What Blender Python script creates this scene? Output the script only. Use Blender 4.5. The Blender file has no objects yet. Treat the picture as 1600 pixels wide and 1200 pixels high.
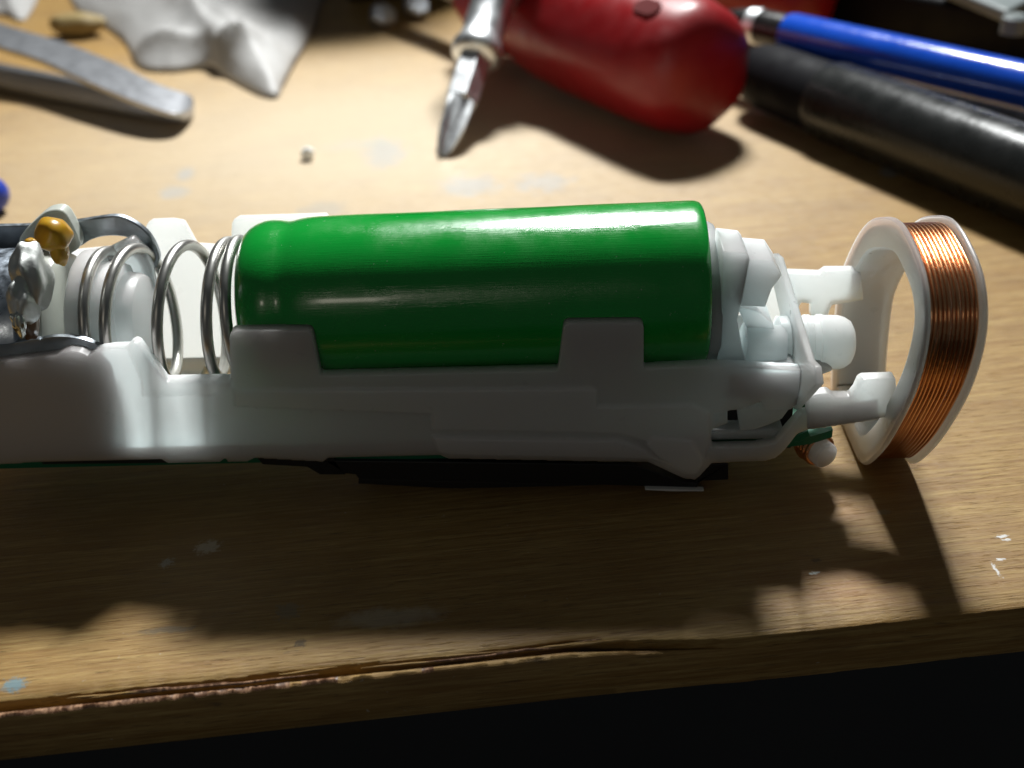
import bpy, bmesh, math, random
from math import radians as R, sin, cos, pi
from mathutils import Vector, Matrix, noise
random.seed(4)
scn = bpy.context.scene
COL = scn.collection
# ------------------------------------------------------------------ camera  (1 unit = 1 cm)
PITCH, YAW, ROLL, FPX = R(32), R(2), R(2.5), 1800.
cp, sp, cy, sy = cos(PITCH), sin(PITCH), cos(YAW), sin(YAW)
fwd = Vector((-sy*cp, cy*cp, -sp)); r0 = Vector((cy, sy, 0)); u0 = Vector((-sy*sp, cy*sp, cp))
rgt = cos(ROLL)*r0 - sin(ROLL)*u0; upv = sin(ROLL)*r0 + cos(ROLL)*u0
CAM = Vector((0.2614, -8.9522, 6.3632))
cam = bpy.data.cameras.new('camera'); camo = bpy.data.objects.new('camera', cam); COL.objects.link(camo)
m = Matrix((rgt, upv, -fwd)).transposed().to_4x4(); m.translation = CAM; camo.matrix_world = m
cam.sensor_width = 36; cam.lens = 36*FPX/1600; cam.clip_start = .1; cam.clip_end = 1000
cam.dof.use_dof = True; cam.dof.focus_distance = 9.6; cam.dof.aperture_fstop = .29; cam.dof.aperture_blades = 7
scn.camera = camo
def P(px, py, x=None, y=None, z=None):            # where the sight line through a photo point meets a real plane
    d = fwd + (px-800)/FPX*rgt - (py-600)/FPX*upv
    i, v = (0, x) if x is not None else (1, y) if y is not None else (2, z)
    return CAM + d*((v-CAM[i])/d[i])
# ------------------------------------------------------------------ light
w = bpy.data.worlds.new('World'); scn.world = w; w.use_nodes = True
w.node_tree.nodes['Background'].inputs[0].default_value = (.88, .97, 1, 1)
w.node_tree.nodes['Background'].inputs[1].default_value = .038
def lamp(name, loc, aim, size, sizey, watts, colr):
    l = bpy.data.lights.new(name, 'AREA'); l.shape = 'RECTANGLE'; l.size = size; l.size_y = sizey
    l.energy = watts; l.color = colr
    o = bpy.data.objects.new(name, l); COL.objects.link(o); o.location = loc
    o.rotation_euler = (Vector(aim)-Vector(loc)).to_track_quat('-Z', 'Y').to_euler(); return o
dl = lamp('desk_lamp', (3.9, 32, 37), (-4.0, 7, 0), 8.5, 4.8, 7600, (.98, 1, .985)); dl.data.spread = R(75)   # shaded lamp head
lamp('room_bulb', (-22, -95, 45), (0, 0, 0), 9, 9, 2400, (1, .9, .75))
scn.view_settings.view_transform = 'Standard'; scn.view_settings.look = 'None'
scn.view_settings.exposure = 0; scn.view_settings.gamma = 1
scn.render.engine = 'CYCLES'
# ------------------------------------------------------------------ materials
def mat(name, col=(.8,.8,.8), rough=.5, metal=0, **k):
    mt = bpy.data.materials.new(name); mt.use_nodes = True; b = mt.node_tree.nodes['Principled BSDF']
    b.inputs['Base Color'].default_value = (*col, 1); b.inputs['Roughness'].default_value = rough
    b.inputs['Metallic'].default_value = metal
    for a, v in k.items(): b.inputs[a.replace('_', ' ')].default_value = v
    mt['b'] = 1; return mt
class N:                                            # tiny node helper
    def __init__(s, mt): s.t = mt.node_tree; s.b = s.t.nodes['Principled BSDF']
    def n(s, kind, ins=None, **props):
        q = s.t.nodes.new(kind)
        for a, v in props.items(): setattr(q, a, v)
        for a, v in (ins or {}).items():
            if isinstance(v, bpy.types.NodeSocket): s.t.links.new(v, q.inputs[a])
            else: q.inputs[a].default_value = v
        return q
    def math(s, op, a, b=0.0, c=False): 
        q = s.n('ShaderNodeMath', {0: a, 1: b}, operation=op, use_clamp=c); return q.outputs[0]
    def mix(s, f, a, b, blend='MIX'):
        q = s.t.nodes.new('ShaderNodeMix'); q.data_type = 'RGBA'; q.blend_type = blend
        for i, v in ((0, f), (6, a), (7, b)):
            if isinstance(v, bpy.types.NodeSocket): s.t.links.new(v, q.inputs[i])
            else: q.inputs[i].default_value = v if i == 0 else (*v, 1)
        return q.outputs[2]
    def obj(s, scale=(1,1,1), rot=(0,0,0)):
        tc = s.n('ShaderNodeTexCoord'); mp = s.n('ShaderNodeMapping', {'Vector': tc.outputs['Object'], 'Scale': scale, 'Rotation': rot}); return mp.outputs[0]
    def noise(s, vec, scale, detail=3, rough=.5, dist=0):
        return s.n('ShaderNodeTexNoise', {'Vector': vec, 'Scale': scale, 'Detail': detail, 'Roughness': rough, 'Distortion': dist}).outputs[0]
    def ramp(s, f, stops):
        q = s.n('ShaderNodeValToRGB', {0: f}); e = q.color_ramp.elements
        while len(e) < len(stops): e.new(.5)
        for i, (p, c) in enumerate(stops): e[i].position = p; e[i].color = (*c, 1) if len(c) == 3 else c
        return q.outputs[0]
    def out(s, name, sock): s.t.links.new(sock, s.b.inputs[name])
    def bump(s, h, strength=.3, dist=.01): s.out('Normal', s.n('ShaderNodeBump', {'Height': h, 'Strength': strength, 'Distance': dist}).outputs[0])

def plastic(name, col, sss=.75, rad=.16, rough=.33):
    mt = mat(name, col, rough, Subsurface_Weight=sss, Subsurface_Scale=rad, Subsurface_Radius=(.9,1,1), IOR=1.49)
    k = N(mt); v = k.obj((1,1,1)); k.bump(k.noise(v, 22, 4), .12, .01)
    k.out('Roughness', k.ramp(k.noise(v, 6, 3), [(.3, (rough-.06,)*3), (.7, (rough+.12,)*3)])); return mt
M = {}
M['white'] = plastic('milky_white_plastic', (.86,.96,.97), 1.0, 1.0)
M['white2'] = plastic('satin_white_plastic', (.90,.94,.95), 1.0, .6, .4)
g = M['green'] = mat('green_shrink_film', (.004,.34,.04), .2, Coat_Weight=.5, Coat_Roughness=.12, Specular_IOR_Level=.6)
k = N(g); v = k.obj((.35, 9, 9)); hair = k.noise(v, 9, 6, .7); v2 = k.obj((5,1.2,1.2), (0,.4,.6))
scr = k.ramp(k.noise(v2, 14, 5, .7), [(.64, (0,0,0)), (.72, (1,1,1))])
patch = k.noise(k.obj(), 2.2, 5, .65)
k.out('Roughness', k.math('ADD', k.ramp(patch, [(.35, (.12,)*3), (.62, (.29,)*3)]), k.math('MULTIPLY', scr, .12)))
gb = k.mix(k.math('MULTIPLY', scr, .12), (.004,.36,.04), (.03,.48,.14))
spk = k.ramp(k.noise(k.obj((1,1,1)), 30, 2, .5), [(.745,(0,0,0)), (.77,(1,1,1))])
k.out('Base Color', k.mix(k.math('MULTIPLY', spk, .6), gb, (.5,.6,.5)))
k.bump(k.math('ADD', hair, k.math('MULTIPLY', k.noise(k.obj(), 3.5, 4), 1.3)), .16, .012)
def metal(name, col, rough, sc=30, st=(1,1,1), bump=.1, var=.12, tone=.85):
    mt = mat(name, col, rough, 1); k = N(mt); v = k.obj(st); n_ = k.noise(v, sc, 5, .6)
    k.out('Roughness', k.ramp(k.noise(v, sc*.4, 4), [(.3, (max(rough-var,.03),)*3), (.7, (rough+var,)*3)])); k.bump(n_, bump, .01)
    k.out('Base Color', k.mix(k.ramp(k.noise(v, sc*.25, 4), [(.4,(0,0,0)), (.65,(1,1,1))]), col, tuple(c*tone for c in col))); return mt
M['steel'] = metal('spring_steel', (.62,.61,.58), .36, 14, bump=.03, var=.05)
M['sheet'] = metal('zinc_sheet', (.42,.46,.50), .42)
M['edge'] = metal('sheared_zinc_edge', (.8,.8,.8), .3)
M['can'] = metal('motor_can_steel', (.50,.56,.64), .33)
M['solder'] = metal('solder', (.80,.82,.80), .55, 12, bump=.6, var=.08)
M['chrome'] = metal('chrome_plate', (.86,.88,.90), .42, 12, bump=.03, var=.06)
M['tweez'] = metal('brushed_tool_steel', (.50,.51,.54), .38, 14, (1,1,1), bump=.03, var=.03, tone=.93)
M['nickel'] = metal('nickel_strip', (.75,.78,.74), .25)
c = M['copper'] = mat('enamelled_copper', (.72,.30,.10), .25, 1, Coat_Weight=.3, Coat_Roughness=.15)
k = N(c); k.out('Base Color', k.mix(k.noise(k.obj(), 7, 4), (.66,.27,.11), (.88,.46,.23))); k.bump(k.noise(k.obj(), 26, 4), .25, .01)
M['resin'] = mat('amber_resin', (.62,.34,.02), .3, Subsurface_Weight=.3, Subsurface_Scale=.05)
k = N(M['resin']); k.out('Base Color', k.mix(k.noise(k.obj(), 8, 4), (.70,.42,.03), (.40,.18,.01))); k.bump(k.noise(k.obj(), 6, 3), .12, .01)
M['flux'] = mat('brown_flux', (.16,.07,.02), .3)
M['glue'] = plastic('cloudy_end_cap', (.60,.62,.56), .4, .08, .35)
M['pcb'] = mat('green_circuit_board', (.005,.16,.08), .3)
M['pcbd'] = mat('black_component', (.012,.012,.014), .45)
M['foam'] = mat('black_tape', (.02,.018,.016), .6)
M['tan'] = mat('phenolic_tan', (.62,.38,.16), .5)
def soft(name, col, rough, **kk):
    mt = mat(name, col, rough, **kk); k = N(mt); k.bump(k.noise(k.obj(), 9, 5), .15, .02)
    k.out('Roughness', k.ramp(k.noise(k.obj(), 3, 4), [(.3, (rough*.8,)*3), (.7, (rough*1.3,)*3)])); 
    k.out('Base Color', k.mix(k.noise(k.obj(), 2.3, 5, .6), tuple(q*.82 for q in col), tuple(min(1,q*1.15) for q in col))); return mt
M['red'] = soft('red_acetate', (.27,.005,.008), .40)
M['redhole'] = mat('recess_shade_red', (.10,.002,.003), .95)
M['redgrip'] = soft('dark_grip_rubber', (.008,.008,.010), .6, Specular_IOR_Level=.08)
M['blue'] = soft('blue_barrel', (.008,.085,.62), .22, Coat_Weight=.4)
M['black'] = soft('black_barrel', (.018,.018,.018), .25)
M['grey'] = soft('graphite_barrel', (.012,.013,.013), .27, Specular_IOR_Level=.4)
M['device'] = soft('black_device_plastic', (.006,.006,.007), .5, Specular_IOR_Level=.15)
M['greyp'] = soft('grey_plastic', (.22,.25,.25), .45)
M['bag'] = mat('thin_white_film', (.44,.43,.42), .55, Subsurface_Weight=.35, Subsurface_Scale=.25, Subsurface_Radius=(1,1,1), Transmission_Weight=.0)
k = N(M['bag']); k.bump(k.noise(k.obj(), 3, 5, .6), .35, .05)
M['bluecap'] = soft('deep_blue_cap', (.02,.05,.38), .3)
M['scrap'] = soft('tan_scrap', (.30,.22,.09), .6)
M['chip'] = mat('white_crumb', (.8,.8,.78), .6)
# wood -------------------------------------------------------------
ROT = math.atan2(.936, 7.752)
def wood(name, edge=False):
    mt = mat(name, (.5,.4,.25), .42, Specular_IOR_Level=.38); k = N(mt)
    big = k.noise(k.obj((.12,.9,.9)), 1.1, 3, .5)
    fib = k.noise(k.obj((.55,14,14)), 2.0, 7, .62, .2)            # fibres along the board
    fine = k.noise(k.obj((2.2,42,42)), 2.2, 4, .6)
    pore = k.ramp(k.noise(k.obj((2.1,30,30)), 1.7, 3, .55), [(.60,(0,0,0)), (.70,(1,1,1))])
    fig = k.n('ShaderNodeTexWave', {'Vector': k.obj((.10,1,1)), 'Scale': .9, 'Distortion': 5, 'Detail': 4, 'Detail Scale': 1.2}, bands_direction='Y').outputs[1]
    a = k.mix(k.ramp(fib, [(.36,(0,0,0)), (.63,(1,1,1))]), (.26,.130,.030), (.53,.355,.125))
    a = k.mix(k.math('MULTIPLY', big, .30), a, (.54,.38,.16))
    a = k.mix(k.math('MULTIPLY', fig, .28), a, (.38,.22,.07))
    a = k.mix(k.math('MULTIPLY', k.ramp(fine, [(.42,(0,0,0)), (.62,(1,1,1))]), .42), a, (.24,.125,.035))
    a = k.mix(k.math('MULTIPLY', pore, .7), a, (.17,.10,.045))
    mid = k.ramp(k.noise(k.obj((.22,4.2,4.2)), 2.0, 5, .6, .3), [(.44,(0,0,0)), (.60,(1,1,1))]); a = k.mix(k.math('MULTIPLY', mid, .42), a, (.29,.150,.040))
    grime = k.noise(k.obj((.5,.8,.8)), .9, 6, .62)
    a = k.mix(k.math('MULTIPLY', k.ramp(grime, [(.48,(0,0,0)), (.66,(1,1,1))]), .40), a, (.21,.12,.05))
    dust = k.ramp(k.noise(k.obj((1,1,1)), 15, 3, .6), [(.71,(0,0,0)), (.75,(1,1,1))]); a = k.mix(k.math('MULTIPLY', dust, .5), a, (.66,.62,.52))
    dirt = k.ramp(k.noise(k.obj((.8,2.2,1)), 5, 4, .6), [(.68,(0,0,0)), (.73,(1,1,1))]); a = k.mix(k.math('MULTIPLY', dirt, .55), a, (.12,.08,.045))
    if not edge:
        tc = k.n('ShaderNodeTexCoord').outputs['Object']; wob = k.n('ShaderNodeTexNoise', {'Vector': tc, 'Scale': 6., 'Detail': 5, 'Roughness': .7})
        wv = k.n('ShaderNodeVectorMath', {0: wob.outputs[1], 1: (.5,.5,.5)}, operation='SUBTRACT').outputs[0]
        wob2 = k.n('ShaderNodeTexNoise', {'Vector': tc, 'Scale': 26., 'Detail': 4, 'Roughness': .7})
        wv2 = k.n('ShaderNodeVectorMath', {0: wob2.outputs[1], 1: (.5,.5,.5)}, operation='SUBTRACT').outputs[0]
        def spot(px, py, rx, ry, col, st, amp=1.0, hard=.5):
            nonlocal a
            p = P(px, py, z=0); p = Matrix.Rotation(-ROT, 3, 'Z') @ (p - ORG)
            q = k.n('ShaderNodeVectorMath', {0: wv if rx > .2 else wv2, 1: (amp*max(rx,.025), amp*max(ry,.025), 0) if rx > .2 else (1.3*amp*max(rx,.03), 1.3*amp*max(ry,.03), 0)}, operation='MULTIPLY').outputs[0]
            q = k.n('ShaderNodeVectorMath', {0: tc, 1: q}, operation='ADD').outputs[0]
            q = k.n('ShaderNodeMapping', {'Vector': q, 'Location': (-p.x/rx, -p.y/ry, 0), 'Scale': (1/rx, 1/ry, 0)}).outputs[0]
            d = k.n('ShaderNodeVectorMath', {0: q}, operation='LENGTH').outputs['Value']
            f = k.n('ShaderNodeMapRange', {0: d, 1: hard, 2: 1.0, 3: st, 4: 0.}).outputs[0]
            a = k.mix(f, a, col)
        spot(560,215,9.,7.5,(.60,.51,.38),.7,.35,.2); spot(1330,905,1.0,.45,(.26,.10,.03),.45,1.2,.2); spot(1290,800,.9,.5,(.26,.11,.035),.35,1.2,.1); spot(900,900,2.2,.6,(.22,.11,.035),.35,.8,.1); bl = (.30,.36,.42)  # broad first spot paints the lamp's pale pool of light into the wood
        spot(290,272,.16,.32,bl,.45,2); spot(272,300,.28,.3,bl,.4,2); spot(600,238,.4,.75,bl,.42,2.5); spot(505,328,.4,.35,(.25,.28,.3),.35,2)
        spot(735,290,.5,.5,bl,.42,2.5); spot(850,285,.55,.4,bl,.4,2.5); spot(560,225,.7,.3,(.42,.42,.36),.4,2.5)
        spot(22,1070,.11,.09,(.16,.30,.36),.8,1.5); spot(1388,270,.15,.2,bl,.6,1)
        spot(325,855,.13,.11,(.80,.74,.60),.55,1.6); spot(260,880,.07,.07,(.62,.62,.56),.6,2)
        spot(1272,895,.05,.022,(.85,.9,.85),.9,2); spot(1275,876,.06,.03,(.08,.05,.03),.7,1.6)
        spot(1565,838,.07,.014,(.85,.86,.86),.9,2.2); spot(1572,843,.045,.018,(.85,.86,.86),.8,2)
        spot(1556,890,.016,.1,(.85,.86,.86),.8,2); spot(1564,874,.045,.018,(.85,.86,.86),.8,2)
        spot(470,1005,.06,.05,(.10,.07,.04),.75,1.8); spot(260,985,.3,.05,(.14,.12,.09),.6,2.5); spot(1210,170,.4,.4,(.6,.65,.65),.4,2)
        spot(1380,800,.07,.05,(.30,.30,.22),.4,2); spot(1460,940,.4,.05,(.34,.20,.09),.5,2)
        spot(450,955,.12,.12,(.25,.22,.16),.6,2); spot(610,965,.5,.14,(.62,.58,.48),.35,1.5)
    k.out('Base Color', a)
    k.out('Roughness', k.math('ADD', k.math('MULTIPLY', fib, .24), .37 if not edge else .5))
    k.bump(k.math('ADD', k.math('MULTIPLY', fib, 1.0), k.math('SUBTRACT', k.math('MULTIPLY', fine, .5), k.math('MULTIPLY', pore, .5))), .75 if not edge else .6, .012)
    return mt
ORG = P(0, 1110, z=0)
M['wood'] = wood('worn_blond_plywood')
M['strip'] = wood('plywood_edge', True)
M['splint'] = mat('raw_splinter', (.62,.40,.20), .4)
k = N(M['splint']); k.out('Base Color', k.mix(k.ramp(k.noise(k.obj((2.2,1,1)), 9, 4, .7), [(.47,(0,0,0)),(.60,(1,1,1))]), (.13,.06,.03), (.42,.24,.14)))  # raw wood tones; the pale flecks are glints put into the colour
M['floor'] = mat('dark_floor', (.03,.028,.03), .6); k = N(M['floor']); k.out('Base Color', k.mix(k.noise(k.obj(), .08, 4), (.02,.02,.022), (.05,.045,.045)))
# ------------------------------------------------------------------ builders
def link(name, bm, mt, parent=None, smooth=True, kind=None, bevel=0, seg=2, ang=35, label=None):
    bmesh.ops.recalc_face_normals(bm, faces=bm.faces)
    me = bpy.data.meshes.new(name); bm.to_mesh(me); bm.free()
    mts = mt if isinstance(mt, (list, tuple)) else [mt]
    for q in mts: me.materials.append(q)
    for p in me.polygons: p.use_smooth = smooth
    o = bpy.data.objects.new(name, me); COL.objects.link(o)
    if parent: o.parent = parent
    if bevel:
        b = o.modifiers.new('bevel', 'BEVEL'); b.width = bevel; b.segments = seg; b.limit_method = 'ANGLE'; b.angle_limit = R(ang)
        b.harden_normals = False
    if smooth:
        for e in me.edges: pass
        try:
            me.set_sharp_from_angle(angle=R(40))
        except Exception: pass
    if kind: o['kind'] = kind
    if label: o['label'] = label
    return o
def empty(name, label, cat, loc=(0,0,0), group=None):
    o = bpy.data.objects.new(name, None); COL.objects.link(o); o.location = loc; o['label'] = label; o['category'] = cat
    if group: o['group'] = group
    return o
def reroot(root):                                   # parts were modelled in world space: keep them there under a placed Empty
    inv = Matrix.Translation(-root.location)
    for ch in root.children: ch.matrix_parent_inverse = inv
def prism(bm, pts, off):                            # closed planar outline pushed by off
    a = [bm.verts.new(p) for p in pts]; b = [bm.verts.new(Vector(p)+Vector(off)) for p in pts]; n = len(pts)
    bm.faces.new(a); bm.faces.new(b[::-1])
    for i in range(n): bm.faces.new((a[i], b[i], b[(i+1)%n], a[(i+1)%n]))
    return bm
def box(bm, x0, x1, y0, y1, z0, z1):
    return prism(bm, [(x0,y0,z0),(x1,y0,z0),(x1,y1,z0),(x0,y1,z0)], (0,0,z1-z0))
def frame_of(d):
    d = Vector(d).normalized(); a = Vector((0,0,1)) if abs(d.z) < .9 else Vector((1,0,0))
    u = d.cross(a).normalized(); return d, u, d.cross(u)
def lathe(bm, prof, o, d, n=48, cap=True, wob=None, mi=None):      # prof = [(distance along d, radius)]
    o = Vector(o); d, u, v = frame_of(d); rings = []
    for s, r in prof:
        if r < 1e-5: rings.append([bm.verts.new(o+d*s)]); continue
        rings.append([bm.verts.new(o+d*s+(u*cos(2*pi*i/n)+v*sin(2*pi*i/n))*(r*(wob(s, 2*pi*i/n) if wob else 1))) for i in range(n)])
    for j in range(len(rings)-1):
        A, B = rings[j], rings[j+1]
        for i in range(n):
            i2 = (i+1) % n
            if len(A) == 1 and len(B) == 1: continue
            f = bm.faces.new((A[0], B[i], B[i2])) if len(A) == 1 else bm.faces.new((A[i], B[0], A[i2])) if len(B) == 1 else bm.faces.new((A[i], B[i], B[i2], A[i2]))
            if mi: f.material_index = mi[j]
    if cap:
        if len(rings[0]) > 1: bm.faces.new(rings[0][::-1])
        if len(rings[-1]) > 1: bm.faces.new(rings[-1])
    return bm
def tube(bm, path, r, n=12, closed=False):
    path = [Vector(p) for p in path]; L = len(path); rings = []; nrm = None
    for i, p in enumerate(path):
        t = ((path[(i+1)%L] if closed or i < L-1 else p) - (path[i-1] if closed or i > 0 else p)).normalized()
        if nrm is None: _, nrm, _ = frame_of(t)
        nrm = (nrm - t*nrm.dot(t)).normalized(); b = t.cross(nrm); rr = r(i/(L-1)) if callable(r) else r
        rings.append([bm.verts.new(p+(nrm*cos(2*pi*j/n)+b*sin(2*pi*j/n))*rr) for j in range(n)])
    if closed:                                     # rotate last ring onto the first
        best = min(range(n), key=lambda s: sum((rings[-1][j].co-rings[0][(j+s)%n].co).length for j in range(n)))
    for i in range(L if closed else L-1):
        A = rings[i]; B = rings[(i+1)%L]; s = best if closed and i == L-1 else 0
        for j in range(n): bm.faces.new((A[j], A[(j+1)%n], B[(j+1+s)%n], B[(j+s)%n]))
    if not closed: bm.faces.new(rings[0][::-1]); bm.faces.new(rings[-1])
    return bm
def smoothloop(pts, n=8, closed=True):
    out = []; L = len(pts); pts = [Vector(p) for p in pts]
    for i in range(L if closed else L-1):
        a, b, c_, d = (pts[(i+j) % L] if closed else pts[min(max(i+j, 0), L-1)] for j in (-1,0,1,2))
        for s in range(n):
            t = s/n; out.append(.5*((2*b)+(c_-a)*t+(2*a-5*b+4*c_-d)*t*t+(3*b-a-3*c_+d)*t**3))
    if not closed: out.append(pts[-1])
    return out
def trace(name, px, mt, parent, depth=-.82, th=.10, axis='y', bevel=.02, seg=3, smooth_n=0, label=None):
    pts = [P(a, b, **{axis: depth}) for a, b in px]
    if smooth_n: pts = smoothloop(pts, smooth_n)
    off = {'x': (th,0,0), 'y': (0,th,0), 'z': (0,0,th)}[axis]
    return link(name, prism(bmesh.new(), pts, off), mt, parent, bevel=bevel, seg=seg, label=label)
def arc(cx, cy_, r, a0, a1, n=6): return [(cx+r*cos(R(a0+(a1-a0)*i/n)), cy_-r*sin(R(a0+(a1-a0)*i/n))) for i in range(n+1)]

# ------------------------------------------------------------------ table, floor
def tw(x, y, z=0): return ORG + Matrix.Rotation(ROT, 3, 'Z') @ Vector((x, y, z))     # table frame: x along the front edge
def jag(x, s=1.): return .020*noise.noise(Vector((x*1.7, 3, 0)))*s + .012*noise.noise(Vector((x*9, 7, 0)))*s + .006*noise.noise(Vector((x*31, 1, 0)))*s
# board: local coordinates, object placed and turned so that the grain follows the edge
bm = bmesh.new()
xs = [-60, -30, -12] + [-6+i*.03 for i in range(int(22/.03))] + [18, 30, 60]
rows = []
for x in xs:
    j = jag(x) if -8 < x < 17 else 0
    # chipped arris: on the left the veneer has broken back behind the edge strip
    tr = max(0, min(1, (x-4.2)/1.3)); back = (.055+.03*noise.noise(Vector((x*.8, 11, 0))))*(1-tr) - .098*tr; j *= 1-.6*tr
    prof = [(60, 0), (6, 0), (1.2, 0), (.25+j, 0), (.09+back+j, -.002), (.055+back+j, -.02-.012*abs(noise.noise(Vector((x*6,2,5))))), (.05+back+j, -.12), (.05+back+j, -.5), (60, -.5)]
    rows.append([bm.verts.new((x, y, z)) for y, z in prof])
for a, b in zip(rows, rows[1:]):
    for i in range(len(a)): bm.faces.new((a[i], a[(i+1)%len(a)], b[(i+1)%len(b)], b[i]))
bm.faces.new(rows[0]); bm.faces.new(rows[-1][::-1])
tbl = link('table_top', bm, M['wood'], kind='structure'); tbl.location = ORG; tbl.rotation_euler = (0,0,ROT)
bm = bmesh.new(); rows = []
for x in xs:
    j = .006*noise.noise(Vector((x*7,5,0)))+.005*noise.noise(Vector((x*33,9,0))) if -8 < x < 17 else 0
    lf = 1 if x < 4.6 else 0
    tr = max(0, min(1, (x-4.2)/1.3)); j *= 1-.5*tr
    prof = [(.030+j*2, -.055-j*2), (.000+j, -.046+j*3), (-.020+j, -.058+j*2), (-.036, -.085), (-.045, -.3), (-.03, -.485), (-.02, -.498), (.035, -.498)]
    prof = [((1-tr)*y+tr*(q[0]), (1-tr)*z+tr*q[1]) for (y, z), q in zip(prof, [(-.03,-.14),(-.045,-.125),(-.06+j,-.13+j),(-.066,-.16),(-.066,-.3),(-.05,-.485),(-.03,-.498),(.035,-.498)])]
    rows.append([bm.verts.new((x, y, z)) for y, z in prof])
for a, b in zip(rows, rows[1:]):
    for i in range(len(a)):
        f = bm.faces.new((a[i], a[(i+1)%len(a)], b[(i+1)%len(b)], b[i]))
        f.material_index = 1 if i in (0,1) and a[0].co.x < 2.3+2.2*noise.noise(Vector((a[0].co.x*2.7,4,4)))+1.3*noise.noise(Vector((a[0].co.x*13,4,4))) else 0
bm.faces.new(rows[0]); bm.faces.new(rows[-1][::-1])
link('edge_strip', bm, [M['strip'], M['splint']], tbl)
for i in range(16):                                   # slivers standing in the split behind the strip
    x = random.uniform(-.3, 4.6); L = random.uniform(.35, 1.3); yy = random.uniform(.05, .10)
    bm = bmesh.new(); tube(bm, [(x+L*t/8, yy+.004*sin(t*.6+i)+.01*noise.noise(Vector((t*.6,i*3,0))), -.028+.004*sin(t*.5+i)) for t in range(9)], lambda t: .002+.009*sin(pi*min(max(t,.02),.98)), 5)
    link('splinter', bm, M['strip'] if i % 3 else M['splint'], tbl)
bm = bmesh.new(); box(bm, -200, 200, -150, 200, -61, -60); link('floor', bm, M['floor'], kind='structure')

# ------------------------------------------------------------------ green battery
bx0, bx1 = -2.315, 1.63
bat = empty('battery', 'green wrapped rechargeable battery lying in the white plastic frame', 'battery', (0, 0, 1.02))
ax = Vector((bx1-bx0, 0, .05)).normalized(); A0 = Vector((bx0, 0, 1.685)); r = .725
L = bx1-bx0
prof = [(.03,.40),(.0,.42),(-.004,.50),(.004,.56),(.03,.615),(.075,.655),(.13,.683),(.19,.700),(.25,.705),(.31,.701),(.36,.693),(.40,.691),(.44,.696),(.49,.709),(.56,.719),(.65,.724)]
prof += [(.65+(L-.65-.10)*i/18, .725) for i in range(1, 19)] + [(L-.05,.722),(L-.02,.712),(L-.004,.695),(L,.67),(L,.5),(L-.02,.46)]
wr = lambda s, a: 1+.0035*noise.noise(Vector((s*2.5, cos(a)*2, sin(a)*2)))*(1 if s > .3 else 2)
link('wrapper', lathe(bmesh.new(), prof, A0, ax, 96, cap=False, wob=wr), M['green'], bat)
link('steel_end', lathe(bmesh.new(), [(.035,.0),(.03,.3),(.02,.43)], A0, ax, 48, cap=False), M['nickel'], bat)
link('steel_end', lathe(bmesh.new(), [(L-.03,.50),(L-.02,.3),(L-.02,0)], A0, ax, 48, cap=False), M['nickel'], bat)
link('terminal_button', lathe(bmesh.new(), [(.06,.30),(-.035,.30),(-.06,.27),(-.062,0)], A0, ax, 40, cap=False), M['nickel'], bat)
reroot(bat)

# ------------------------------------------------------------------ spring
spr = empty('spring', 'grey steel coil spring squeezed against the left end of the green battery', 'spring', (-2.9,0,.95))
rs = .585; ts = [0,1,2,3,4]; pf = [(110,450),(142,450),(227,455),(309,460),(346,470)]
xf_ = [P(a, b, y=-rs).x for a, b in pf]
def spx(t):
    if t <= 0: return xf_[0] + t*.05
    i = min(int(t), 3); s = t-i
    p0 = xf_[max(i-1,0)]; p1 = xf_[i]; p2 = xf_[i+1]; p3 = xf_[min(i+2,4)]
    m1 = (p2-p0)/2; m2 = (p3-p1)/2
    return (2*s**3-3*s*s+1)*p1+(s**3-2*s*s+s)*m1+(-2*s**3+3*s*s)*p2+(s**3-s*s)*m2
path = []
for i in range(-30, 430):
    t = i/96; a = 2*pi*t
    path.append((spx(min(t,4)), -rs*cos(a), 1.56+.02*min(t,4)+rs*sin(a)))
link('wire', tube(bmesh.new(), path, .050, 14), M['steel'], spr); reroot(spr)

# ------------------------------------------------------------------ plastic frame and everything fixed to it
fr = empty('toothbrush_frame', 'milky white plastic toothbrush frame with a copper coil at its right end', 'plastic frame', (0,0,.1))
W = M['white']
# near wall: silhouette of the main side panel, real 1.1 mm wall set 8 mm in front of the axis
wall = [(-140,575),(0,566),(88,556),(96,551),(106,548),(124,551),(138,557),(150,549),(165,546),(198,544),(203,538),(209,536),(216,539),(258,597),(360,595),(358,528),(360,521),(366,518),(478,517),(485,519),(488,525),(500,588),(872,580),(880,516),(882,509),(888,506),(998,505),(1004,507),(1006,513),(1006,577),
        (360,596),(1268,580),(1268,600),(1262,628),(1235,634),(1234,641),(1190,646),(1184,634),(1150,640),(1150,655),(1141,690),(1180,690),(1206,684),
        (1236,652),(1262,640),(1262,672),(1246,678),(1226,704),(1212,716),(1195,721),(1104,724),(1094,744),(1086,750),(1068,748),(1012,722),(960,722),(700,717),(688,712),(512,716),(505,722),(398,716),(385,722),(356,722),(352,716),(344,722),(262,724),(252,718),(66,722),(-140,735)]
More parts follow.
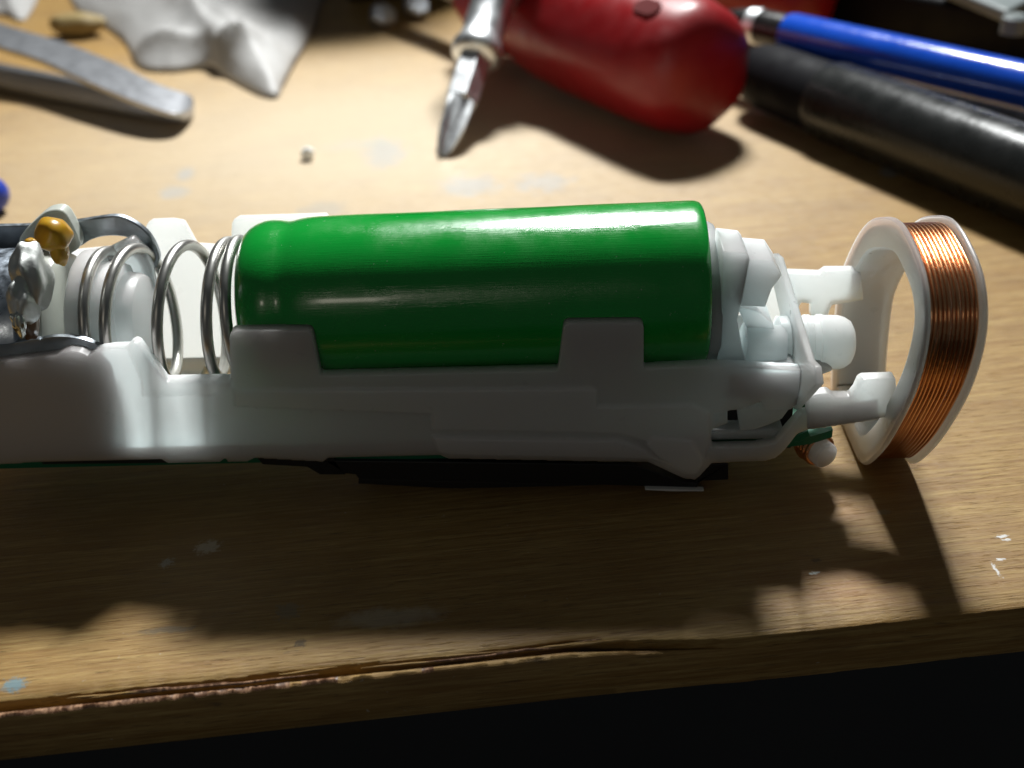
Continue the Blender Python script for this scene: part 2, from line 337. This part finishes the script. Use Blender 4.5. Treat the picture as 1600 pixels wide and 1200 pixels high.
# cut windows are part of the outline; keep the main panel simple and add the right-hand lattice separately
main = [p for p in wall[:wall.index((1006,577))+1]] + [(1120,572),(1268,580),(1266,606),(1246,632),(1236,640),(1196,642),(1190,628),(1155,640),(1112,646),(1112,724),(1094,744),(1086,750),(1068,748),(1012,722),(960,722),(700,717),(688,712),(512,716),(505,722),(398,716),(385,722),(356,722),(352,716),(344,722),(262,724),(252,718),(66,722),(-140,735)]
near = bmesh.new()
def add(px, y, th): prism(near, [P(a, b, y=y) for a, b in px], (0, th, 0))
add(main, -.82, .12)
add([(1106,699),(1122,701),(1180,699),(1212,693),(1242,659),(1252,648),(1300,640),(1374,628),(1374,656),(1320,664),(1262,672),(1246,678),(1226,704),(1212,716),(1195,721),(1106,724)], -.83, .11)
add([(1152,638),(1200,634),(1236,636),(1222,655),(1202,664),(1180,671),(1156,673)], -.80, .07)
add([(1100,642),(1137,640),(1137,662),(1116,670),(1100,672)], -.80, .07)
add([(366,612),(926,609),(932,612),(932,637),(1080,635),(1108,646),(1110,690),(1098,720),(1060,718),(1010,690),(965,678),(705,673),(676,674),(676,648),(366,636)], -.850, .06)
add([(676,684),(705,686),(940,690),(966,688),(1004,703),(1034,723),(1012,718),(960,717),(700,712),(686,708)], -.850, .06)
add([(1020,684),(1080,690),(1090,704),(1098,722),(1090,741),(1072,742),(1030,716),(1010,696)], -.872, .07)
add([(222,600),(362,597),(362,607),(330,618),(224,620)], -.838, .06)
add([(200,546),(204,538),(209,536),(216,539),(260,600),(246,612),(224,600)], -.838, .06)
nw = link('side_wall', near, W, fr)
rm = nw.modifiers.new('fuse', 'REMESH'); rm.mode = 'VOXEL'; rm.voxel_size = .0115; rm.use_smooth_shade = True
sm = nw.modifiers.new('soften', 'SMOOTH'); sm.iterations = 1; sm.factor = .5
# far wall, seen above and between the coils
trace('side_wall', [(-60,420),(60,400),(222,385),(228,352),(236,347),(268,346),(286,349),(306,385),(360,388),(362,348),(372,342),(510,338),(515,352),(1100,332),(1112,384),(1140,380),(1205,400),(1216,428),(1240,500),(1240,560),(-60,600)], W, fr, .80, .10, bevel=.02, label='far side wall behind the battery and spring')
# floor of the tray with an opening, and lip strips
bm = bmesh.new(); box(bm, -5.6, -3.05, -.71, .79, .58, .68); link('tray_floor', bm, W, fr, bevel=.015)
bm = bmesh.new(); box(bm, -2.15, 2.3, -.71, .79, .58, .68); link('tray_floor', bm, W, fr, bevel=.015)
bm = bmesh.new(); box(bm, -3.05, -2.15, -.71, -.42, .58, .68); link('tray_floor', bm, W, fr, bevel=.01)
bm = bmesh.new(); box(bm, -3.05, -2.15, .62, .79, .58, .68); link('tray_floor', bm, W, fr, bevel=.01)
# spring seat
sx = P(88, 450, y=-.5).x
link('spring_seat', lathe(bmesh.new(), [(0,.50),(.0,.60),(.02,.625),(.10,.632),(.14,.62),(.15,.56),(.155,.52),(.30,.50),(.34,.485),(.35,.45),(.36,.42),(.46,.405),(.50,.38),(.51,.32),(.51,0)], (sx,0,1.55), (1,0,0), 72, cap=True), M['white2'], fr)
# end block right of the battery: open box with ribs
trace('end_wall', [(1262,562),(1272,572),(1276,600),(1240,640),(1225,520),(1198,402),(1207,396),(1214,402)], W, fr, 2.36, .06, 'x', bevel=.012)
bm = bmesh.new(); p1 = P(1112,384,y=.60); p2 = P(1155,420,y=.45)
link('battery_stop', lathe(bmesh.new(), [(0,.66),(.06,.66),(.10,.64),(.10,.0)], (1.628,.02,1.60), (1,0,0), 64), W, fr)
trace('block_cheek', [(1130,392),(1166,396),(1172,404),(1160,470),(1152,500),(1166,575),(1120,577),(1128,480)], W, fr, -.60, .45, bevel=.010)
trace('block_rib', [(1152,480),(1184,486),(1208,506),(1212,524),(1168,516)], W, fr, -.40, .42, bevel=.010)
trace('block_rib', [(1158,404),(1208,408),(1222,430),(1206,452),(1196,480),(1156,478)], W, fr, -.57, .42, bevel=.010)
bm = bmesh.new(); box(bm, 1.78, 2.36, -.70, -.30, 1.02, 1.30); link('block_shelf', bm, W, fr, bevel=.03)
bm = bmesh.new(); box(bm, 1.78, 2.34, -.28, .70, .90, 1.05); link('block_shelf', bm, W, fr, bevel=.03)
link('block_boss', lathe(bmesh.new(), [(0,.21),(.32,.21),(.345,.195),(.35,0)], (1.95,-.38,1.32), (.85,0,-.1), 32), W, fr)
# round boss poking out toward the coil
bc = P(1290,535,y=-.25)
link('end_boss', lathe(bmesh.new(), [(-.42,.235),(-.2,.235),(-.19,.245),(-.15,.245),(-.14,.235),(-.09,.235),(-.08,.247),(-.04,.247),(-.03,.24),(.10,.235),(.15,.222),(.20,.19),(.225,.14),(.23,0)], bc, (1,0,-.02), 56), W, fr)
trace('end_collar', [(1258,560),(1290,566),(1304,580),(1270,592)], W, fr, -.5, .2, bevel=.03)
# arms that carry the coil former
trace('arm', [(1224,428),(1284,430),(1290,424),(1345,424),(1350,470),(1300,478),(1292,500),(1268,500),(1268,476),(1252,474),(1240,500),(1232,480)], W, fr, .52, .13, bevel=.025)
trace('arm', [(1262,622),(1280,617),(1296,616),(1304,622),(1330,622),(1338,612),(1344,598),(1350,594),(1400,592),(1404,650),(1320,664),(1262,672)], W, fr, -.86, .13, bevel=.022)
# coil former
XF = 3.10; XT = 3.57
ol = [(1378,339),(1402,346),(1424,384),(1440,432),(1446,490),(1441,548),(1424,612),(1398,668),(1372,708),(1346,726),(1322,723),(1304,700),(1296,650),(1298,580),(1302,510),(1310,440),(1328,388),(1352,348)]
O = [(q.y, max(q.z,.03)) for q in (P(a, b, x=XF) for a, b in ol)]
O = [(q.x, q.y) for q in smoothloop([Vector((a, b, 0)) for a, b in O], 6)]
def offset(loop, d):
    out = []; n = len(loop); area = sum(loop[i][0]*loop[(i+1)%n][1]-loop[(i+1)%n][0]*loop[i][1] for i in range(n)); sg = 1 if area > 0 else -1
    for i in range(n):
        a, b = Vector(loop[i-3]), Vector(loop[(i+3)%n]); t = (b-a).normalized(); nn = Vector((-t.y, t.x))*sg
        out.append((loop[i][0]+nn.x*d, loop[i][1]+nn.y*d))
    return out
def sweep(bm, secs):                                 # closed ring body from (x, inset) profile
    rings = [[bm.verts.new((x, y, z)) for y, z in offset(O, d)] for x, d in secs]; m_ = len(rings); n = len(O)
    for i in range(m_):
        A, B = rings[i], rings[(i+1)%m_]
        for j in range(n): bm.faces.new((A[j], A[(j+1)%n], B[(j+1)%n], B[j]))
    return bm
bob = link('coil_former', sweep(bmesh.new(), [(XF,.02),(XF+.02,0),(XF+.03,0),(XF+.045,.012),(XF+.05,.10),(XT-.05,.10),(XT-.045,.012),(XT-.03,0),(XT-.02,0),(XT,.02),(XT,.25),(XT-.02,.27),(XF+.02,.27),(XF,.25)]), W, fr)
NT = 11; wr_ = (XT-XF-.10)/NT/2
for i in range(NT):
    x = XF+.05+wr_*(2*i+1)
    lp = offset(O, .085-wr_)
    n = len(lp); ph = i*.7
    pts = [(x+.006*noise.noise(Vector((j*.09, i*3.1, 0))), y, z) for j, (y, z) in enumerate(lp)]
    link('copper_turn', tube(bmesh.new(), pts, wr_*1.01, 10, True), M['copper'], bob)
# lead-out wires on their pin
pc = P(1276,700,y=-.55)
pin = link('wire_pin', lathe(bmesh.new(), [(-.14,.11),(.08,.12),(.13,.12),(.15,.10),(.155,0)], pc, (.35,-.8,0), 32), W, fr)
for q, (dd, rr) in enumerate(((-.02,.135),(.03,.135),(-.07,.13))):
    d, u, v = frame_of((.35,-.8,.05)); ctr = pc+d*dd
    link('lead_wire', tube(bmesh.new(), [ctr+(u*cos(a)+v*sin(a))*rr+d*.01*a/6 for a in [2*pi*i/40 for i in range(41)]], .02, 8), M['copper'], pin)
s0 = P(1240,682,y=-.5)
link('lead_wire', tube(bmesh.new(), smoothloop([P(1252,640,y=-.2), P(1243,672,y=-.45), P(1243,695,y=-.5), P(1252,712,y=-.5), P(1268,716,y=-.5)], 8, False), .022, 8), M['copper'], fr)
# circuit board under the tray, parts below it
pcb = link('circuit_board', prism(bmesh.new(), [(-5,-.66,.42),(2.1,-.66,.42),(2.55,-.66,.48),(2.75,-.62,.52),(2.75,.6,.52),(2.1,.6,.42),(-5,.6,.42)], (0,0,.08)), M['pcb'], fr)
def under(nm, px, y, th, mt): trace(nm, px, mt, pcb, y, th, bevel=.008)
under('component', [(506,720),(700,722),(990,726),(1062,752),(1088,755),(1100,726),(1138,724),(1138,750),(1092,752),(1090,762),(560,748),(556,742),(540,740)], -.70, .9, M['pcbd'])
under('component', [(64,716),(252,716),(262,724),(66,726)], -.72, .3, M['pcbd'])
under('component', [(355,712),(372,712),(372,722),(355,722)], -.72, .3, M['pcbd'])
under('component', [(400,714),(520,714),(540,742),(500,742),(480,730),(410,726)], -.70, .4, M['pcbd'])
under('component', [(560,748),(1095,762),(1095,772),(900,774),(560,756)], -.55, .7, M['foam'])
under('contact_strip', [(1008,764),(1052,765),(1100,766.5),(1100,768),(1050,768),(1008,766)], -.74, .06, M['chip'])  # matt white colour stands in for the metal strip's glint
under('component', [(1245,640),(1268,612),(1275,590),(1285,596),(1282,628),(1262,640)], -.3, .05, M['tan'])
trace('board_tab', [(1240,632),(1262,618),(1270,640),(1250,650)], M['pcb'], fr, -.6, .05, bevel=.004)
trace('board_tab', [(1228,688),(1262,674),(1266,682),(1250,690),(1232,692)], M['pcb'], fr, -.72, .3, bevel=.004)
trace('board_tab', [(1100,640),(1240,620),(1236,700),(1100,706)], M['pcbd'], fr, -.55, .04, bevel=.004)
# motor end on the left
mx = P(20, 430, y=-.45).x
mc = Vector((mx, 0, 1.50))
link('motor_can', lathe(bmesh.new(), [(-2.6,.60),(-2.6,.70),(-.05,.70),(-.02,.69),(0,.66),(0,.5)], mc, (1,0,0), 64), M['can'], fr)
cap = link('motor_end_cap', lathe(bmesh.new(), [(-.02,.62),(.03,.665),(.10,.67),(.17,.64),(.2,.58),(.19,.2),(.19,0)], mc, (1,0,0), 64, wob=lambda s, a: 1+.03*noise.noise(Vector((cos(a)*2,sin(a)*2,s*5)))), M['glue'], fr)
def blob(nm, ctr, rad, mt, parent, amp=.25, seed=0, flat=(1,1,1), fr_=1.5):
    bm = bmesh.new(); bmesh.ops.create_icosphere(bm, subdivisions=4, radius=1)
    for v in bm.verts:
        n_ = v.co.normalized(); k_ = 1+amp*noise.noise(n_*fr_+Vector((seed,seed*2,0)))+amp*.25*noise.noise(n_*4+Vector((seed,0,3)))
        v.co = Vector((n_.x*rad*flat[0]*k_, n_.y*rad*flat[1]*k_, n_.z*rad*flat[2]*k_))+Vector(ctr)
    o = link(nm, bm, mt, parent)
    for e in o.data.edges: e.use_edge_sharp = False
    q = o.modifiers.new('soften', 'SMOOTH'); q.iterations = 3 if 'solder' in nm else 8; q.factor = .6
    return o
blob('solder_blob', P(50,430,x=mx+.28), .20, M['solder'], cap, .38, 3, (.7,1.0,1.35))
blob('solder_blob', P(36,470,x=mx+.24), .15, M['solder'], cap, .35, 8, (.7,1.1,1.3))
blob('solder_blob', P(30,506,x=mx+.24), .07, M['nickel'], cap, .5, 5, (.7,1,1.6))
blob('flux_stain', P(48,508,x=mx+.20), .12, M['flux'], cap, .4, 2, (.4,1.2,1))
blob('resin_drop', P(84,366,x=mx+.32), .17, M['resin'], cap, .25, 6, (.9,1.0,.85))
blob('resin_drop', P(92,390,x=mx+.34), .10, M['resin'], cap, .3, 9, (.8,1,1.4))
blob('resin_drop', P(48,380,x=mx+.24), .05, M['resin'], cap, .3, 4)
trace('cap_fin', [(30,372),(62,338),(80,329),(98,331),(112,352),(124,384),(112,396),(100,402),(84,392),(60,380),(30,400)], M['glue'], fr, .30, .16, bevel=.03, smooth_n=3)
# two zinc tongues of the motor bracket
def tongue(px, y, th, lab):
    pts = smoothloop([P(a, b, y=y) for a, b in px], 4)
    o = link('bracket_tongue', prism(bmesh.new(), pts, (0,th,0)), M['sheet'], fr, bevel=.012, seg=2, label=lab); return o
tongue([(-120,548),(0,540),(24,536),(58,530),(62,532),(68,529),(92,526),(124,529),(150,538),(168,551),(180,570),(186,620),(180,690),(150,700),(0,705),(-120,708)], -.69, .05, 'near bracket tongue with a nicked bright edge')  # lower part hidden behind the wall is added to keep light off it
tongue([(-60,360),(60,352),(118,346),(150,341),(182,338),(206,346),(228,362),(242,382),(249,404),(242,420),(232,416),(226,400),(219,385),(204,373),(182,369),(160,370),(140,376),(118,388),(60,400),(-60,404)], .45, .07, 'far bracket tongue, arched over the spring seat')
trace('seat_support', [(225,392),(236,420),(242,450),(236,520),(240,560),(170,560),(150,400),(205,372)], W, fr, .30, .12, bevel=.03)
reroot(fr)

# ------------------------------------------------------------------ tools behind
def shade_root(o): reroot(o)
# chrome bit driver, leaning on the red handle
tip = P(692, 244, z=.03); dirv = Vector((.71,2.33,1.50)).normalized()
dr = empty('bit_screwdriver', 'chrome cross-head screwdriver with its tip on the wood, left of the large red handle', 'screwdriver', tip)
d, u, v = frame_of(dirv)
PH = .35
def phillips(s, a):
    flute = max(0, 1-s/1.05)**.45; c_ = abs(sin(2*(a+PH)))
    return 1-.62*flute*min(1, c_*1.5)**1.2
prof = [(0,.06),(.05,.11),(.15,.17),(.3,.215),(.45,.255),(.6,.28),(.75,.29),(.9,.29),(1.0,.28)]
link('cross_tip', lathe(bmesh.new(), prof, tip, dirv, 64, wob=phillips), M['chrome'], dr)
bm = bmesh.new(); lathe(bm, [(1.0,.27),(1.05,.285),(1.95,.285),(2.0,.25)], tip, dirv, 6); link('hex_shank', bm, M['chrome'], dr, smooth=False, bevel=.02)
link('sleeve', lathe(bmesh.new(), [(1.9,.26),(1.92,.33),(2.0,.40),(2.12,.42),(2.25,.36),(2.4,.34),(3.2,.36),(3.3,.42),(3.6,.42),(3.7,.3)], tip, dirv, 48), M['chrome'], dr)
link('handle', lathe(bmesh.new(), [(3.6,.5),(3.9,.8),(4.4,.95),(6.5,.95),(9.0,.9),(9.4,.6),(9.5,0)], tip, dirv, 32, wob=lambda s,a: 1+.05*cos(6*a)), M['redgrip'], dr)
reroot(dr)
# large red handle
def handle(nm, lab, a, b, prof, mt, cat='screwdriver', flut=.03, shaft=None, group=None):
    a = Vector(a); b = Vector(b); d = (b-a).normalized(); o = empty(nm, lab, cat, (a.x, a.y, a.z), group)
    link('handle', lathe(bmesh.new(), prof, a, d, 72, wob=lambda s, t: 1+flut*cos(6*t)*(1 if s > .5 else s/.5)), mt, o)
    if shaft: link('shaft', lathe(bmesh.new(), shaft, a, d, 32), M['chrome'], o)
    return o, d
E1 = P(1074,104,z=1.12); E2 = P(640,-48,z=1.12)
o, d = handle('red_screwdriver', 'large glossy red screwdriver handle with rounded end, in the middle of the background', E1, E2,
   [(-.62,0),(-.61,.36),(-.56,.62),(-.44,.84),(-.22,.97),(.1,1.02),(.6,1.03),(2.6,1.02),(3.4,.98),(3.9,.9),(4.15,.78),(4.3,.76),(4.5,.84),(4.8,.86),(5.4,.8),(5.9,.62),(6.0,.3)], M['red'], flut=.025, shaft=[(5.9,.30),(9.5,.30),(9.6,.28)])
ray = (fwd + (1012-800)/FPX*rgt - (12-600)/FPX*upv).normalized(); t_ = 14.
while t_ < 34:
    q = CAM+ray*t_; w_ = q-E1; rad_ = (w_-d*w_.dot(d))
    if rad_.length < 1.03: break
    t_ += .02
link('hang_hole', lathe(bmesh.new(), [(-.2,.2),(.03,.2),(.032,.17),(.032,0)], q, rad_.normalized(), 28, wob=lambda s,a: 1+.3*cos(2*a)), M['redhole'], o)  # flat dark disc; the shade inside the hole is put into its colour
reroot(o)
o, d = handle('red_screwdriver', 'dark red screwdriver handle at the top edge, above the blue pen', P(1270,-2,z=.8), P(960,-60,z=.8),
   [(-.3,0),(-.27,.3),(-.15,.6),(.1,.78),(.5,.85),(3.5,.85),(4,.7),(4.1,.3)], M['red'], shaft=[(4,.25),(7,.25)]); reroot(o)
# blue pen
def pen(nm, lab, a, b, parts, cat='pen'):
    a = Vector(a); b = Vector(b); d = (b-a).normalized(); o = empty(nm, lab, cat, a)
    for pn, prof, mt in parts: link(pn, lathe(bmesh.new(), prof, a, d, 48), mt, o)
    reroot(o); return o
za = 1.15
pen('blue_pen', 'bright blue pen with a black front end, crossing the upper right corner', P(1232,52,z=za), P(1600,135,z=za), [
   ('barrel', [(-.02,.27),(0,.31),(.1,.33),(9,.33),(9.1,.2)], M['blue']),
   ('grip', [(-1.35,.10),(-1.3,.16),(-.9,.25),(-.5,.28),(-.02,.28)], M['black']),
   ('collar', [(-.78,.24),(-.76,.275),(-.55,.29),(-.52,.26)], M['chrome'])])
pen('graphite_marker', 'thick glossy graphite pen lying nearest the camera under the blue pen', P(1205,122,z=.6), P(1600,272,z=.6), [
   ('barrel', [(1.25,.46),(1.32,.56),(1.45,.59),(9,.59),(9.1,.3)], M['grey']),
   ('cap', [(-.55,0),(-.5,.28),(-.3,.46),(0,.52),(1.3,.53)], M['redgrip'])])
pen('black_pen', 'slim black pen between the blue pen and the thick graphite one', P(1205,88,z=.35), P(1640,198,z=.35), [
   ('barrel', [(.3,.25),(.4,.30),(9,.30),(9.1,.2)], M['black']), ('tip', [(-.6,.05),(-.2,.16),(.3,.25)], M['black'])])
# black device
dv = empty('black_device', 'black plastic device with a grey strip in the top right corner', 'device', P(1450,20,z=0))
bm = bmesh.new(); prism(bm, [P(1262,44,z=0),P(1660,128,z=0),(22,12,0),(20,26,0),(5,28,0)], (0,0,1.0)); link('body', bm, M['device'], dv, bevel=.15, seg=3)
bm = bmesh.new(); prism(bm, [P(1465,-6,z=1.05),P(1570,38,z=1.05),P(1640,0,z=1.05),P(1640,-20,z=1.05),P(1560,8,z=1.05),P(1500,-20,z=1.05)], (0,0,.22)); link('strip', bm, M['greyp'], dv, bevel=.05)
link('knob', lathe(bmesh.new(), [(0,.2),(.25,.2),(.3,.14),(.3,0)], P(1582,52,z=1.0), (0,0,1), 24), M['greyp'], dv); reroot(dv)
# tweezers
tz = empty('tweezers', 'steel tweezers with a blunt rounded tip pointing right, at the upper left', 'tweezers', P(290,160,z=0))
def arm(z_tip, z_far, pxs, nm):
    bm = bmesh.new(); n = len(pxs); top = []; 
    A, B = [], []
    for i, ((a0, b0), (a1, b1)) in enumerate(pxs):
        t = i/(n-1); z = z_tip+(z_far-z_tip)*t**1.3
        A.append(P(a0,b0,z=z)); B.append(P(a1,b1,z=z))
    A = smoothloop(A, 6, False); B = smoothloop(B, 6, False)
    va = [(bm.verts.new(p), bm.verts.new(q), bm.verts.new(p-Vector((0,0,.09))), bm.verts.new(q-Vector((0,0,.09)))) for p, q in zip(A, B)]
    for s, t in zip(va, va[1:]):
        bm.faces.new((s[0],t[0],t[1],s[1])); bm.faces.new((s[2],s[3],t[3],t[2])); bm.faces.new((s[0],s[2],t[2],t[0])); bm.faces.new((s[1],t[1],t[3],s[3]))
    bm.faces.new((va[0][0],va[0][1],va[0][3],va[0][2])); bm.faces.new((va[-1][0],va[-1][2],va[-1][3],va[-1][1]))
    link(nm, bm, M['tweez'], tz, bevel=.03)
arm(.22, 1.0, [((302,154),(302,164)),((296,148),(294,172)),((278,142),(272,176)),((240,128),(222,162)),((180,98),(140,128)),((100,66),(60,92)),((0,36),(-20,66)),((-120,-6),(-140,22))], 'arm')
arm(.14, .14, [((302,162),(302,170)),((296,158),(294,178)),((278,154),(272,182)),((240,146),(222,176)),((180,136),(140,160)),((100,118),(60,144)),((0,98),(-20,128)),((-120,76),(-140,104))], 'arm')
reroot(tz)
# crumpled white bag
def bag(nm, lab, px, hmax, folds, seed):
    out = smoothloop([P(a, b, z=.03) for a, b in px], 6); n = len(out); c0 = sum(out, Vector())/n; K = 40; bm = bmesh.new(); rows = []
    for j in range(K+1):
        t = j/K; row = []
        for p in out:
            q = c0.lerp(p, 1-t*.985); e = t
            h = hmax*min(1, e*1.6)**.75
            for (fa, fb, wd, am) in folds:
                fa_, fb_ = P(*fa, z=0), P(*fb, z=0); ab = (fb_-fa_).to_2d(); ap = (q-fa_).to_2d(); s = max(0, min(1, ap.dot(ab)/ab.length_squared)); dd = (ap-ab*s).length
                h += am*math.exp(-(dd/wd)**1.4)*(.25+.75*min(1,e*3))
            h += .12*noise.noise(Vector((q.x*.6+seed, q.y*.5, 0)))*min(1,e*4)+.05*(1-abs(noise.noise(Vector((q.x*1.3, q.y*1.1, seed))))*2)*min(1,e*6)
            row.append(bm.verts.new((q.x, q.y, max(.03, h+.03))))
        rows.append(row)
    for a, b in zip(rows, rows[1:]):
        for i in range(n): bm.faces.new((a[i], a[(i+1)%n], b[(i+1)%n], b[i]))
    bm.faces.new(rows[-1])
    o = link(nm, bm, M['bag'], kind=None); so = o.modifiers.new('thick', 'SOLIDIFY'); so.thickness = .03; so.offset = -1
    o['label'] = lab; o['category'] = 'plastic bag'; return o
bag('plastic_bag', 'crumpled thin white plastic bag in the upper left, behind the tweezers', [(188,60),(215,104),(262,112),(318,108),(350,120),(400,146),(432,152),(444,134),(462,100),(484,62),(498,20),(505,-60),(330,-110),(120,-90),(110,0)], .75,
    [((215,-60),(345,112),  .28,.32),((345,112),(432,106),.25,.3),((225,96),(318,100),.2,.28),((440,140),(500,20),.3,.25)], 2.3)
bag('plastic_bag', 'bright corner of a white plastic bag at the top left corner', [(-80,10),(0,22),(30,32),(48,20),(58,-20),(20,-90),(-120,-90)], .5, [], 7.1)
blb = blob('tan_scrap', P(120,38,z=.25), .42, M['scrap'], None, .3, 5, (1.5,.8,.6)); blb['label'] = 'blurred tan scrap lying between the tweezers and the bag'; blb['category'] = 'scrap'
# blue cap at the left edge
p = P(-14,304,z=.27); o = empty('marker_pen', 'rounded deep blue pen end peeking in at the left edge', 'pen', (p.x,p.y,0))
link('rounded_body', lathe(bmesh.new(), [(-1.6,.2),(-1.5,.27),(-.1,.28),(.06,.26),(.17,.19),(.23,.10),(.25,0)], p, (1,.12,.0), 40), M['bluecap'], o)
link('metal_ring', lathe(bmesh.new(), [(-.9,.26),(-.88,.30),(-.7,.30),(-.68,.26)], p, (1,.12,.0), 40), M['chrome'], o); reroot(o)
cr = blob('crumb', P(481,240,z=.09), .10, M['chip'], None, .4, 1, (1,1,1.1)); cr['label'] = 'tiny white crumb alone on the bright wood left of the screwdriver tip'; cr['category'] = 'crumb'
bx = link('shadow_caster', prism(bmesh.new(), [P(545,4,z=0),P(770,-14,z=0),P(775,-60,z=0),P(540,-60,z=0)], (0,0,8.5)), M['device'], bevel=.1)  # mostly out of view; added and made tall to shadow the wood behind
bx['label'] = 'black box added to cast shadow, cut off by the top edge behind the two shiny nuts'; bx['category'] = 'box'
# small metal pieces at the top, left of the screwdriver
for i, (a, b, lab) in enumerate(((598,26,'left one of two small shiny nuts near the top edge'), (650,12,'right one of two small shiny nuts near the top edge'))):
    q = P(a, b, z=.24); o = link('steel_nut', lathe(bmesh.new(), [(-.14,.16),(-.14,.30),(.14,.30),(.14,.16)], (q.x,q.y,.24), (.4,-.5,.75), 6), M['tweez'], smooth=False, bevel=.05)
    o['label'] = lab; o['category'] = 'nut'; o['group'] = 'shiny nuts at the top edge'
